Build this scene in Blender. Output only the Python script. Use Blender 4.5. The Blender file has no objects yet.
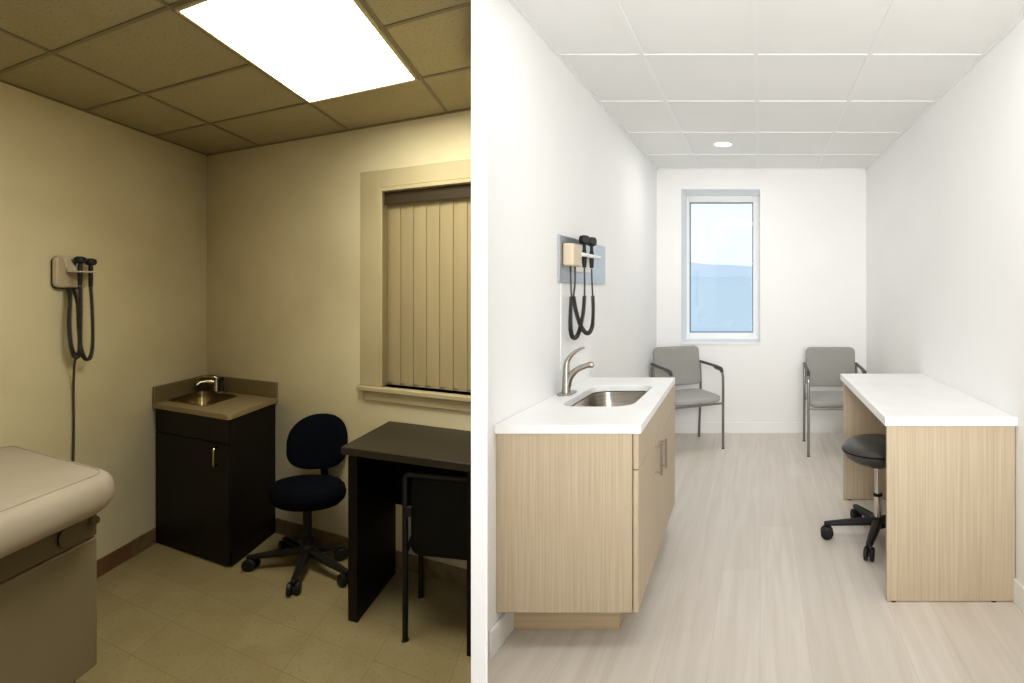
import bpy, bmesh, math, random
from mathutils import Vector, Matrix
random.seed(7)
sc = bpy.context.scene
COL = sc.collection
PI = math.pi

# ------------------------------------------------------------------ helpers
def srgb(r, g, b):
    def l(c):
        c /= 255.0
        return c / 12.92 if c <= .04045 else ((c + .055) / 1.055) ** 2.4
    return (l(r), l(g), l(b), 1)

def off_of(o):
    while o is not None and o.parent is not None:
        o = o.parent
    return Vector(o.location) if o is not None else Vector((0, 0, 0))

class MB:
    """collects geometry, then links it as ONE mesh object"""
    def __init__(self, f=None):
        self.bm = bmesh.new(); self.f = f
    def _v(self, p):
        return self.bm.verts.new(p)
    def face(self, pts):
        return self.bm.faces.new([self._v(p) for p in pts])
    def prism(self, poly, z0, z1):
        a = [self._v((x, y, z0)) for x, y in poly]; b = [self._v((x, y, z1)) for x, y in poly]
        n = len(poly)
        self.bm.faces.new(a[::-1]); self.bm.faces.new(b)
        for i in range(n):
            self.bm.faces.new((a[i], a[(i+1) % n], b[(i+1) % n], b[i]))
        return self
    def box(self, x0, x1, y0, y1, z0, z1):
        return self.prism([(x0, y0), (x1, y0), (x1, y1), (x0, y1)], z0, z1)
    def loft(self, loops, cap0=True, cap1=True):
        rs = [[self._v(p) for p in lp] for lp in loops]
        n = len(rs[0])
        for a, b in zip(rs, rs[1:]):
            for i in range(n):
                self.bm.faces.new((a[i], a[(i+1) % n], b[(i+1) % n], b[i]))
        if cap0: self.bm.faces.new(rs[0][::-1])
        if cap1: self.bm.faces.new(rs[-1])
        return self
    def tube(self, pts, r, n=10, r1=None, flat=1.0):
        pts = [Vector(p) for p in pts]
        k = len(pts); loops = []
        t0 = (pts[1] - pts[0]).normalized()
        ref = Vector((0, 0, 1)) if abs(t0.z) < .9 else Vector((1, 0, 0))
        nrm = (ref - t0 * ref.dot(t0)).normalized()
        for i in range(k):
            if i == 0: t = t0
            elif i == k - 1: t = (pts[-1] - pts[-2]).normalized()
            else: t = ((pts[i+1] - pts[i]).normalized() + (pts[i] - pts[i-1]).normalized()).normalized()
            nrm = (nrm - t * nrm.dot(t)).normalized(); bi = t.cross(nrm)
            rr = r if r1 is None else r + (r1 - r) * i / (k - 1)
            loops.append([pts[i] + (nrm * math.cos(2*PI*j/n) * flat + bi * math.sin(2*PI*j/n)) * rr for j in range(n)])
        return self.loft(loops)
    def lathe(self, prof, c=(0, 0, 0), n=28, axis='z', rot=None):
        loops = []
        for r, h in prof:
            lp = []
            for j in range(n):
                a = 2*PI*j/n
                p = Vector((r*math.cos(a), r*math.sin(a), h))
                if axis == 'x': p = Vector((p.z, p.x, p.y))
                if axis == 'y': p = Vector((p.x, p.z, p.y))
                if rot is not None: p = rot @ p
                lp.append(p + Vector(c))
            loops.append(lp)
        return self.loft(loops)
    def build(self, name, m, parent=None, bevel=0, seg=2, smooth=False, kind=None, uv=None, angle=35):
        bm = self.bm
        if uv:
            lay = bm.loops.layers.uv.new('UVMap')
            for f in bm.faces:
                for l in f.loops:
                    l[lay].uv = uv(l.vert.co)
        if self.f:
            for v in bm.verts: v.co = Vector(self.f(*v.co))
        bmesh.ops.recalc_face_normals(bm, faces=bm.faces)
        o3 = off_of(parent)
        for v in bm.verts: v.co -= o3
        me = bpy.data.meshes.new(name); bm.to_mesh(me); bm.free()
        o = bpy.data.objects.new(name, me); COL.objects.link(o)
        me.materials.append(m)
        if parent is not None: o.parent = parent
        if kind: o['kind'] = kind
        if bevel:
            b = o.modifiers.new('Bevel', 'BEVEL'); b.width = bevel; b.segments = seg
            b.limit_method = 'ANGLE'; b.angle_limit = math.radians(40)
        if smooth or bevel:
            for p in me.polygons: p.use_smooth = True
            if smooth:
                me.set_sharp_from_angle(angle=math.radians(angle))
            else:
                me.set_sharp_from_angle(angle=math.radians(30))
        return o

def thing(name, label, cat, loc=(0, 0, 0), rz=0, group=None):
    o = bpy.data.objects.new(name, None); COL.objects.link(o)
    o.location = loc; o.rotation_euler = (0, 0, rz); o.empty_display_size = .1
    o['label'] = label; o['category'] = cat
    if group: o['group'] = group
    return o

def tag(o, label, cat, group=None):
    o['label'] = label; o['category'] = cat
    if group: o['group'] = group
    return o

def dup(root, loc, rz, label):
    r = root.copy(); COL.objects.link(r); r.location = loc; r.rotation_euler = (0, 0, rz); r['label'] = label
    for ch in list(root.children):
        c = ch.copy(); COL.objects.link(c); c.parent = r
        for g in list(ch.children):
            d = g.copy(); COL.objects.link(d); d.parent = c
    return r

def rrect(x0, x1, y0, y1, r, n=6):
    out = []
    for cx, cy, a0 in ((x1-r, y1-r, 0), (x0+r, y1-r, 90), (x0+r, y0+r, 180), (x1-r, y0+r, 270)):
        for i in range(n + 1):
            a = math.radians(a0 + 90*i/n)
            out.append((cx + r*math.cos(a), cy + r*math.sin(a)))
    return out

def arc_path(pts, r=.05, n=6):
    """poly line with rounded corners"""
    pts = [Vector(p) for p in pts]; out = [pts[0]]
    for a, b, c in zip(pts, pts[1:], pts[2:]):
        d1 = (a - b).normalized(); d2 = (c - b).normalized()
        rr = min(r, (a-b).length*.49, (c-b).length*.49)
        p1 = b + d1*rr; p2 = b + d2*rr
        for i in range(n + 1):
            t = i/n
            out.append((1-t)**2*p1 + 2*t*(1-t)*b + t*t*p2)
    out.append(pts[-1])
    return out

def smooth_path(ctrl, per=8):
    """Catmull-Rom through the control points"""
    P = [Vector(p) for p in ctrl]; P = [2*P[0]-P[1]] + P + [2*P[-1]-P[-2]]
    out = []
    for i in range(1, len(P)-2):
        for k in range(per):
            t = k/per
            out.append(.5*((2*P[i]) + (P[i+1]-P[i-1])*t + (2*P[i-1]-5*P[i]+4*P[i+1]-P[i+2])*t*t + (3*P[i]-P[i-1]-3*P[i+1]+P[i+2])*t**3))
    out.append(P[-2])
    return out

def pad(m, outline, t0, t1, round_=.012, fn=None, crown=0.0):
    """cushion: outline is a closed list of (a,b); thickness runs t0..t1; fn maps (a,b,t) to a point"""
    ca = sum(p[0] for p in outline)/len(outline); cb = sum(p[1] for p in outline)/len(outline)
    hw = max(abs(p[0]-ca) for p in outline); hb = max(abs(p[1]-cb) for p in outline)
    def ring(inset, t, s=1.0):
        sa = (hw-inset)/hw*s; sb = (hb-inset)/hb*s
        out = []
        for a, b in outline:
            q = (ca+(a-ca)*sa, cb+(b-cb)*sb, t)
            out.append(fn(*q) if fn else q)
        return out
    loops = []
    for s in (.12, .4, .65, .85): loops.append(ring(round_, t0, s))
    for k in range(5):
        a = PI/2*k/4
        loops.append(ring(round_*(1-math.sin(a)), t0 + round_*(1-math.cos(a))))
    for k in range(5):
        a = PI/2*k/4
        loops.append(ring(round_*(1-math.cos(a)), t1 - round_*(1-math.sin(a))))
    for s in (.85, .65, .4, .12): loops.append(ring(round_, t1 + crown*(1-s*s), s))
    m.loft(loops)
    return m

def bend_plan(poly_fn):
    return poly_fn

# ------------------------------------------------------------------ materials
def mat(name, c, rough=.6, metal=0.0, c2=None, scale=(6, 6, 6), detail=4, bump=0.0, bscale=None, coat=0, spec=.5, fac=(.35, .65), aniso=0):
    m = bpy.data.materials.new(name); m.use_nodes = True
    nt = m.node_tree; N = nt.nodes; L = nt.links
    b = N['Principled BSDF']
    b.inputs['Base Color'].default_value = c; b.inputs['Roughness'].default_value = rough
    b.inputs['Metallic'].default_value = metal; b.inputs['Specular IOR Level'].default_value = spec
    b.inputs['Coat Weight'].default_value = coat
    tc = N.new('ShaderNodeTexCoord')
    def noise(sx):
        mp = N.new('ShaderNodeMapping'); mp.inputs['Scale'].default_value = sx
        L.new(tc.outputs['Object'], mp.inputs['Vector'])
        nz = N.new('ShaderNodeTexNoise'); nz.inputs['Scale'].default_value = 1; nz.inputs['Detail'].default_value = detail
        L.new(mp.outputs[0], nz.inputs['Vector'])
        return nz
    if c2 is not None:
        nz = noise(scale)
        mr = N.new('ShaderNodeMapRange'); mr.inputs['From Min'].default_value = fac[0]; mr.inputs['From Max'].default_value = fac[1]
        L.new(nz.outputs['Fac'], mr.inputs['Value'])
        mx = N.new('ShaderNodeMix'); mx.data_type = 'RGBA'
        mx.inputs['A'].default_value = c; mx.inputs['B'].default_value = c2
        L.new(mr.outputs[0], mx.inputs['Factor']); L.new(mx.outputs['Result'], b.inputs['Base Color'])
    if bump:
        nz = noise(bscale or scale)
        bp = N.new('ShaderNodeBump'); bp.inputs['Strength'].default_value = bump; bp.inputs['Distance'].default_value = .002
        L.new(nz.outputs['Fac'], bp.inputs['Height']); L.new(bp.outputs[0], b.inputs['Normal'])
    return m

def tile_mat(name, c1, c2, mortar, w, h, msize, rough, grain=(4, 4, 1), gcol=None, gamt=.3, offset=0.0, rot=0.0, speck=None, spec=.4, bump=0.0):
    """tiles or planks over the UV map (metres)"""
    m = bpy.data.materials.new(name); m.use_nodes = True
    nt = m.node_tree; N = nt.nodes; L = nt.links
    b = N['Principled BSDF']; b.inputs['Roughness'].default_value = rough; b.inputs['Specular IOR Level'].default_value = spec
    tc = N.new('ShaderNodeTexCoord')
    mp = N.new('ShaderNodeMapping'); mp.inputs['Rotation'].default_value = (0, 0, rot)
    L.new(tc.outputs['UV'], mp.inputs['Vector'])
    br = N.new('ShaderNodeTexBrick'); br.inputs['Scale'].default_value = 1
    br.inputs['Brick Width'].default_value = w; br.inputs['Row Height'].default_value = h
    br.inputs['Mortar Size'].default_value = msize; br.inputs['Mortar Smooth'].default_value = .3
    br.offset = offset; br.offset_frequency = 2
    br.inputs['Color1'].default_value = c1; br.inputs['Color2'].default_value = c2; br.inputs['Mortar'].default_value = mortar
    L.new(mp.outputs[0], br.inputs['Vector'])
    mg = N.new('ShaderNodeMapping'); mg.inputs['Scale'].default_value = grain
    L.new(mp.outputs[0], mg.inputs['Vector'])
    nz = N.new('ShaderNodeTexNoise'); nz.inputs['Scale'].default_value = 1; nz.inputs['Detail'].default_value = 6; nz.inputs['Distortion'].default_value = .6
    L.new(mg.outputs[0], nz.inputs['Vector'])
    mr = N.new('ShaderNodeMapRange'); mr.inputs['From Min'].default_value = .35; mr.inputs['From Max'].default_value = .7
    mr.inputs['To Max'].default_value = gamt
    L.new(nz.outputs['Fac'], mr.inputs['Value'])
    mx = N.new('ShaderNodeMix'); mx.data_type = 'RGBA'; mx.inputs['B'].default_value = gcol or c2
    L.new(mr.outputs[0], mx.inputs['Factor']); L.new(br.outputs['Color'], mx.inputs['A'])
    out = mx.outputs['Result']
    if speck:
        n2 = N.new('ShaderNodeTexNoise'); n2.inputs['Scale'].default_value = speck[1]; n2.inputs['Detail'].default_value = 2
        L.new(tc.outputs['UV'], n2.inputs['Vector'])
        m2 = N.new('ShaderNodeMapRange'); m2.inputs['From Min'].default_value = speck[2]; m2.inputs['From Max'].default_value = speck[2] + .08
        m2.inputs['To Max'].default_value = speck[3]
        L.new(n2.outputs['Fac'], m2.inputs['Value'])
        mx2 = N.new('ShaderNodeMix'); mx2.data_type = 'RGBA'; mx2.inputs['B'].default_value = speck[0]
        L.new(m2.outputs[0], mx2.inputs['Factor']); L.new(out, mx2.inputs['A']); out = mx2.outputs['Result']
    L.new(out, b.inputs['Base Color'])
    if bump:
        bp = N.new('ShaderNodeBump'); bp.inputs['Strength'].default_value = bump; bp.inputs['Distance'].default_value = .002
        L.new(nz.outputs['Fac'], bp.inputs['Height']); L.new(bp.outputs[0], b.inputs['Normal'])
    return m

def emis(name, c, s):
    m = bpy.data.materials.new(name); m.use_nodes = True
    b = m.node_tree.nodes['Principled BSDF']
    b.inputs['Base Color'].default_value = (.8, .8, .8, 1)
    b.inputs['Emission Color'].default_value = c; b.inputs['Emission Strength'].default_value = s
    return m

def glass(name, tint=(1, 1, 1, 1), gl=.06):
    m = bpy.data.materials.new(name); m.use_nodes = True
    nt = m.node_tree; N = nt.nodes; L = nt.links
    N.remove(N['Principled BSDF'])
    t = N.new('ShaderNodeBsdfTransparent'); t.inputs[0].default_value = tint
    g = N.new('ShaderNodeBsdfGlossy'); g.inputs['Roughness'].default_value = .03
    x = N.new('ShaderNodeMixShader'); x.inputs[0].default_value = gl
    L.new(t.outputs[0], x.inputs[1]); L.new(g.outputs[0], x.inputs[2]); L.new(x.outputs[0], N['Material Output'].inputs[0])
    return m

M = {}
M['tan_wall'] = mat('aged tan wall paint', srgb(211, 199, 161), .75, c2=srgb(198, 185, 146), scale=(1.6, 1.6, 2.6), detail=5, bump=.15, bscale=(60, 60, 60))
M['tan_trim'] = mat('aged tan trim paint', srgb(178, 164, 126), .5, c2=srgb(168, 154, 116), scale=(3, 3, 3))
M['old_floor'] = tile_mat('old vinyl tile', srgb(150, 135, 96), srgb(142, 127, 88), srgb(108, 95, 64), .40, .24, .0016, .5,
                          grain=(5, 7, 1), gcol=srgb(132, 115, 74), gamt=.6, speck=(srgb(112, 97, 62), 55, .60, .5))
M['old_ceiling'] = tile_mat('old ceiling tile', srgb(162, 151, 119), srgb(156, 145, 113), srgb(144, 133, 100), .8, .48, 0, .9,
                            grain=(2, 3, 1), gcol=srgb(148, 136, 104), gamt=.5, speck=(srgb(112, 101, 72), 95, .60, .7), spec=.1)
M['old_grid'] = mat('old ceiling grid', srgb(112, 102, 74), .6)
M['brown_base'] = mat('brown vinyl baseboard', srgb(122, 82, 50), .5, c2=srgb(104, 72, 44), scale=(5, 5, 5))
M['grey_base'] = mat('worn baseboard', srgb(128, 108, 72), .6, c2=srgb(98, 74, 46), scale=(9, 9, 9))
M['dark_wood'] = mat('dark espresso laminate', srgb(20, 11, 8), .55, c2=srgb(15, 8, 6), scale=(40, 40, 3), spec=.15)
M['dark_top'] = mat('dark desktop laminate', srgb(43, 36, 26), .45, c2=srgb(38, 32, 23), scale=(4, 4, 4), spec=.25)
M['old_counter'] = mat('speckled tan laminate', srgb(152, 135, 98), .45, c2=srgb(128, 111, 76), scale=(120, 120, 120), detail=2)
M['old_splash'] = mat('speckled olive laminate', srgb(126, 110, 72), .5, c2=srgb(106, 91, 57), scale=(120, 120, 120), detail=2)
M['steel'] = mat('brushed stainless steel', srgb(190, 182, 172), .3, 1.0, c2=srgb(165, 158, 148), scale=(3, 3, 80))
M['old_steel'] = mat('dull stainless steel', srgb(165, 150, 120), .32, 1.0, c2=srgb(140, 126, 98), scale=(3, 3, 60))
M['chrome'] = mat('polished chrome', srgb(205, 200, 192), .16, 1.0)
M['nickel'] = mat('brushed nickel', srgb(176, 168, 158), .3, 1.0)
M['old_chrome'] = mat('dull chrome', srgb(160, 150, 125), .22, 1.0)
M['navy_fabric'] = mat('dark navy fabric', srgb(10, 12, 19), .9, c2=srgb(7, 9, 14), scale=(90, 90, 90), bump=.4, spec=.05)
M['black_plastic'] = mat('black plastic', srgb(22, 20, 18), .5, spec=.3)
M['black_vinyl'] = mat('black vinyl', srgb(14, 13, 11), .6, spec=.12)
M['black_metal'] = mat('black painted metal', srgb(20, 18, 15), .45, spec=.25)
M['cushion'] = mat('pale beige vinyl', srgb(168, 157, 140), .42, c2=srgb(162, 150, 132), scale=(4, 4, 4))
M['cushion_seam'] = mat('beige vinyl piping', srgb(160, 148, 131), .5)
M['exam_body'] = mat('beige painted steel', srgb(124, 112, 88), .5)
M['exam_band'] = mat('taupe painted steel', srgb(98, 87, 62), .5)
M['exam_dark'] = mat('dark taupe plastic', srgb(92, 78, 52), .5)
M['beige_plastic'] = mat('beige plastic', srgb(180, 166, 136), .45)
M['pale_plastic'] = mat('pale plastic', srgb(198, 188, 164), .4)
M['blind'] = mat('tan vinyl blind slat', srgb(158, 142, 104), .6, c2=srgb(150, 134, 97), scale=(8, 8, 1))
M['shaded_rail'] = mat('rail darkened for shade', srgb(52, 42, 25), .5)  # rail colour darkened to paint in the shadow at the window head
# bright room
M['white_wall'] = mat('white wall paint', srgb(243, 243, 242), .7, c2=srgb(241, 241, 240), scale=(2, 2, 2), bump=.05, bscale=(80, 80, 80))
M['white_trim'] = mat('white trim paint', srgb(243, 243, 241), .45)
M['glow_cap'] = emis('self-lit white paint', (1, 1, 1, 1), .42)  # small emission added so the partition end and header look pure white
M['new_floor'] = tile_mat('pale greige plank', srgb(226, 219, 210), srgb(218, 210, 200), srgb(206, 197, 186), 1.5, .19, .0014, .42,
                          grain=(1.3, 22, 1), gcol=srgb(203, 192, 179), gamt=.6, offset=.37, rot=PI/2, spec=.4)
M['new_ceiling'] = tile_mat('white ceiling tile', srgb(239, 239, 237), srgb(238, 238, 236), srgb(234, 234, 232), .575, .745, 0, .9,
                            grain=(3, 3, 1), gcol=srgb(235, 235, 233), gamt=.5, spec=.1)
M['new_grid'] = mat('white ceiling grid', srgb(238, 238, 236), .5)
M['oak'] = mat('pale oak laminate', srgb(204, 188, 162), .5, c2=srgb(184, 167, 140), scale=(150, 150, 2.2), detail=5, fac=(.3, .7))
M['oak_edge'] = mat('pale oak edge band', srgb(206, 190, 164), .5)
M['oak_dark'] = mat('dark oak plinth', srgb(196, 174, 138), .55, c2=srgb(180, 158, 124), scale=(1.6, 1.6, 60))  # darker, warmer oak tone for the toe kick
M['gap'] = mat('dark reveal', srgb(70, 58, 46), .8)
M['quartz'] = mat('white quartz', srgb(246, 246, 245), .3, c2=srgb(242, 242, 241), scale=(6, 6, 6))
M['grey_fabric'] = mat('grey woven fabric', srgb(158, 157, 152), .9, c2=srgb(148, 147, 142), scale=(140, 140, 140), bump=.4, spec=.2)
M['seat_fabric'] = mat('light grey woven fabric', srgb(172, 171, 167), .85, c2=srgb(160, 160, 156), scale=(140, 140, 140), bump=.4, spec=.25)
M['chair_metal'] = mat('grey metal tube', srgb(140, 138, 134), .35, 1.0)
M['arm_black'] = mat('black arm pad', srgb(58, 56, 52), .45)
M['stool_vinyl'] = mat('charcoal vinyl', srgb(62, 60, 57), .38)
M['plate_metal'] = mat('satin aluminium plate', srgb(190, 196, 202), .35, .85)
M['unit_tan'] = mat('warm tan plastic', srgb(212, 196, 170), .5)
M['unit_white'] = mat('white plastic', srgb(238, 236, 230), .4)
M['cord'] = mat('black rubber cord', srgb(38, 35, 30), .5)
M['cord_grey'] = mat('dark grey rubber cord', srgb(62, 58, 50), .5)
M['gasket'] = mat('blue grey gasket', srgb(84, 108, 134), .5)
M['glass'] = glass('window glass', (.97, .99, 1, 1), .05)

# ------------------------------------------------------------------ camera
EYE = 1.4
cam = bpy.data.cameras.new('camera'); co = bpy.data.objects.new('camera', cam); COL.objects.link(co)
co.location = (0, 0, EYE); co.rotation_euler = (PI/2, 0, 0)
cam.sensor_width = 36; cam.lens = 36*600/1024
cam.shift_x = -(760 - 512)/1024; cam.shift_y = (290 - 341.5)/1024
cam.clip_start = .02; cam.clip_end = 2000
sc.camera = co

# ================================================================== THE DIM OLD ROOM
# its two walls meet in a sharp corner; everything in it is fitted to the walls
CX, CY = -3.4874, 3.7838
UX, UY = .91037, -.41380      # along the window wall
WX, WY = .28735, -.95783      # along the left wall, toward the viewer
def O(u, w, z):
    return (CX + u*UX + w*WX, CY + u*UY + w*WY, z)
def Oinv(x, y):
    det = UX*WY - UY*WX; dx = x - CX; dy = y - CY
    return ((dx*WY - dy*WX)/det, (UX*dy - UY*dx)/det)
H1 = 2.251        # old ceiling
H2 = 2.589        # new ceiling
FRONT = -1.0
uvuw = lambda c: (c.x, c.y)

wl_end = (CY - FRONT)/(-WY)
old_plan = [(0, 0), Oinv(-1.055, 2.678), Oinv(-1.055, 2.28), Oinv(-1.0, 2.1), Oinv(-1.0, FRONT), (0, wl_end)]
old_ceil_plan = [(0, 0), Oinv(-1.055, 2.678), Oinv(-1.055, 2.28), Oinv(-1.046, 2.18), Oinv(-.838, 1.745), Oinv(-.838, FRONT), (0, wl_end)]
MB(O).prism(old_plan, -.06, 0).build('floor', M['old_floor'], kind='structure', uv=uvuw)
MB(O).prism(old_ceil_plan, H1, H1 + .05).build('ceiling', M['old_ceiling'], kind='structure', uv=lambda c: (c.x - .62, c.y - .005))
MB(O).box(-.1, 0, -.12, wl_end, -.06, H1 + .05).build('wall_left', M['tan_wall'], kind='structure')

# back wall with its window opening
uend = Oinv(-1.05, 2.68)[0]
WU0, WU1, WZ0, WZ1 = 1.700, 2.50, .905, 1.914
m = MB(O)
m.box(0, WU0, -.14, 0, -.06, H1 + .05); m.box(WU1, uend, -.14, 0, -.06, H1 + .05)
m.box(WU0, WU1, -.14, 0, -.06, WZ0); m.box(WU0, WU1, -.14, 0, WZ1, H1 + .05)
m.build('wall_back', M['tan_wall'], kind='structure')

# ceiling grid of the old room
m = MB(O)
def u_right(w):
    lo, hi = 0, 4
    for _ in range(40):
        mid = (lo + hi)/2; x, y, _z = O(mid, w, 0)
        lim = -1.06 if y > 2.28 else (-1.005 - .05*(y-2.1)/.18 if y > 2.08 else (-.845 - .16*max(0, (y-1.76)/.32)))
        if x < lim: lo = mid
        else: hi = mid
    return lo
for w in (.495, .98, 1.455, 1.93, 2.41, 2.89, 3.37, 3.85, 4.33):
    m.box(0, u_right(w), w - .009, w + .009, H1 - .004, H1 + .002)
for u in (.588, 1.425, 2.18):
    w1 = wl_end
    while O(u, w1, 0)[1] < FRONT + .05 or O(u, w1, 0)[0] > -.86: w1 -= .02
    m.box(u - .009, u + .009, 0, w1, H1 - .0045, H1 + .002)
m.box(0, u_right(.012), 0, .016, H1 - .006, H1 + .002); m.box(0, .016, 0, wl_end, H1 - .006, H1 + .002)
m.build('trim_1', M['old_grid'], kind='structure')

# baseboards
bl = MB(O).box(0, .012, .486, 4.9, 0, .085).build('baseboard_left', M['brown_base'], bevel=.003, kind='structure')
MB(O).box(.0, .0135, .486, .665, .001, .0865).build('worn_patch', M['grey_base'], bl)
MB(O).box(.756, uend - .01, 0, .012, 0, .085).build('baseboard_back', M['grey_base'], bevel=.003, kind='structure')

# window: casing, sill, apron, reveal, glass
w1 = MB(O)
w1.box(1.533, WU0 - .008, 0, .022, WZ0, 2.012); w1.box(WU1 + .008, uend - .03, 0, .022, WZ0, 2.012)
w1.box(WU0 - .008, WU1 + .008, 0, .022, WZ1 + .008, 2.012)
win = w1.build('window_1', M['tan_trim'], bevel=.004, kind='structure')
MB(O).box(1.512, uend - .02, -.10, .045, .879, WZ0).build('window_sill', M['tan_trim'], win, bevel=.005)
MB(O).box(1.554, uend - .03, 0, .018, .829, .879).build('apron', M['tan_trim'], win, bevel=.003)
m = MB(O)
m.box(WU0 - .008, WU0 + .012, -.12, .026, WZ0, WZ1 + .008); m.box(WU1 - .012, WU1 + .008, -.12, .026, WZ0, WZ1 + .008)
m.box(WU0 + .012, WU1 - .012, -.12, .026, WZ1 - .012, WZ1 + .008)
m.build('window_frame', M['tan_trim'], win, bevel=.003)
MB(O).box(WU0, WU1, -.128, -.122, WZ0, WZ1).build('pane', M['glass'], win)

# vertical blind
bx, by, bz = O(2.1, -.05, WZ0)
blind = thing('vertical_blind', 'closed tan vertical slat blind hanging in the framed window of the dim room', 'blind', (bx, by, bz))
MB(O).box(WU0 + .014, WU1 - .014, -.085, -.02, WZ1 - .052, WZ1 - .014).build('head_rail', M['shaded_rail'], blind, bevel=.003)
MB(O).box(WU0 + .014, WU1 - .014, -.02, -.012, WZ1 - .075, WZ1 - .014).build('valance', M['shaded_rail'], blind, bevel=.002)
for k in range(8):
    u0 = 1.713 + k*.0965; u1 = min(u0 + .107, 2.487)
    wa, wb = -.058, -.051
    m = MB(O)
    n = 6; lp = []
    top = [(u0 + (u1-u0)*i/n, wa + (wb-wa)*i/n + .002*math.sin(PI*i/n)) for i in range(n+1)]
    poly = top + [(a, b - .0022) for a, b in top[::-1]]
    m.prism(poly, WZ0 + .006, WZ1 - .05).build('slat', M['blind'], blind)
m = MB(O)
m.box(WU0 + .014, WU1 - .014, -.056, -.053, WZ0 + .012, WZ0 + .015)
m.build('bottom_chain', M['shaded_rail'], blind)

# fluorescent panel in the old ceiling
lx, ly, lz = O(1.80, .97, H1)
lp_ = thing('ceiling_light_panel', 'big glowing rectangular fluorescent panel in the stained tiled ceiling of the dim room', 'ceiling light', (lx, ly, lz - .02))
m = MB(O); a0, a1, b0, b1 = 1.44, 2.165, .505, 1.445
m.box(a0, a0+.014, b0, b1, H1-.012, H1); m.box(a1-.014, a1, b0, b1, H1-.012, H1)
m.box(a0+.014, a1-.014, b0, b0+.014, H1-.012, H1); m.box(a0+.014, a1-.014, b1-.014, b1, H1-.012, H1)
m.build('frame', M['tan_trim'], lp_, bevel=.002)
M['old_light'] = emis('fluorescent diffuser', (1.0, .985, .89, 1), 20.5)
MB(O).box(a0+.014, a1-.014, b0+.014, b1-.014, H1-.008, H1-.001).build('diffuser', M['old_light'], lp_)

# ---- dark sink cabinet in the corner
cu, cw = .752, .482
cab = thing('sink_base_cabinet', 'dark espresso wood sink cabinet standing in the corner of the dim room', 'cabinet', O(.36, .22, 0))
m = MB(O)
m.box(.003, .02, .003, cw - .02, .012, .7515); m.box(cu - .018, cu, .003, cw - .02, .012, .7515)
m.box(.02, cu - .018, .003, .02, .012, .7515); m.box(.02, cu - .018, .02, cw - .02, .012, .03)
m.box(.02, cu - .018, cw - .04, cw - .02, .69, .7515)
m.build('carcass', M['dark_wood'], cab, bevel=.002)
MB(O).box(.02, cu - .03, .03, cw - .05, 0, .0115).build('toe_kick', M['dark_wood'], cab)
MB(O).box(.004, cu, cw - .0185, cw, .622, .749).build('drawer_front', M['dark_wood'], cab, bevel=.003)
door = MB(O).box(.004, cu, cw - .0185, cw, .014, .617).build('door', M['dark_wood'], cab, bevel=.003)
hp = arc_path([O(.640, cw, .60), O(.640, cw+.03, .60), O(.640, cw+.03, .51), O(.640, cw, .51)], .012, 5)
MB().tube(hp, .0055, 8).build('handle', M['old_chrome'], door, smooth=True)
MB(O).box(cu, cu + .008, .005, cw - .02, .004, .075).build('side_trim', M['dark_wood'], cab, bevel=.002)

# ---- tan laminate counter with backsplashes and cut-out
def holed_slab(f, outer, hole, z0, z1):
    mb = MB(f); bm = mb.bm
    for lp in (outer, hole):
        vs = [bm.verts.new((x, y, z1)) for x, y in lp]
        for i in range(len(vs)): bm.edges.new((vs[i], vs[(i+1) % len(vs)]))
    r = bmesh.ops.triangle_fill(bm, edges=list(bm.edges), use_beauty=True)
    fs = [g for g in r['geom'] if isinstance(g, bmesh.types.BMFace)]
    # drop any face inside the hole
    cx = sum(p[0] for p in hole)/len(hole); cy = sum(p[1] for p in hole)/len(hole)
    hx0 = min(p[0] for p in hole); hx1 = max(p[0] for p in hole); hy0 = min(p[1] for p in hole); hy1 = max(p[1] for p in hole)
    def inside(p):
        c = False; n = len(hole)
        for i in range(n):
            x1, y1 = hole[i]; x2, y2 = hole[(i+1) % n]
            if (y1 > p[1]) != (y2 > p[1]) and p[0] < (x2-x1)*(p[1]-y1)/(y2-y1) + x1: c = not c
        return c
    bad = [fc for fc in bm.faces if inside(fc.calc_center_median())]
    if bad: bmesh.ops.delete(bm, geom=bad, context='FACES_ONLY')
    ex = bmesh.ops.extrude_face_region(bm, geom=list(bm.faces))
    for g in ex['geom']:
        if isinstance(g, bmesh.types.BMVert): g.co.z = z0
    return mb

ohole = rrect(.035, .445, .078, .412, .035, 5)
ctr_plan = [(0.002, .002), (.775, .002)] + [(.775 - .03 + .03*math.cos(math.radians(a)), .506 - .03 + .03*math.sin(math.radians(a))) for a in range(0, 91, 15)] + [(.002, .506)]
ctr = holed_slab(O, ctr_plan, ohole, .752, .778).build('sink_countertop', M['old_counter'], bevel=.003)
tag(ctr, 'tan speckled laminate countertop with backsplash on the dark corner cabinet', 'countertop')
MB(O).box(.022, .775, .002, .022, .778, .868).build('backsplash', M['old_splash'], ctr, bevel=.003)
MB(O).box(.002, .022, .002, .506, .778, .868).build('backsplash', M['old_splash'], ctr, bevel=.003)

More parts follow.
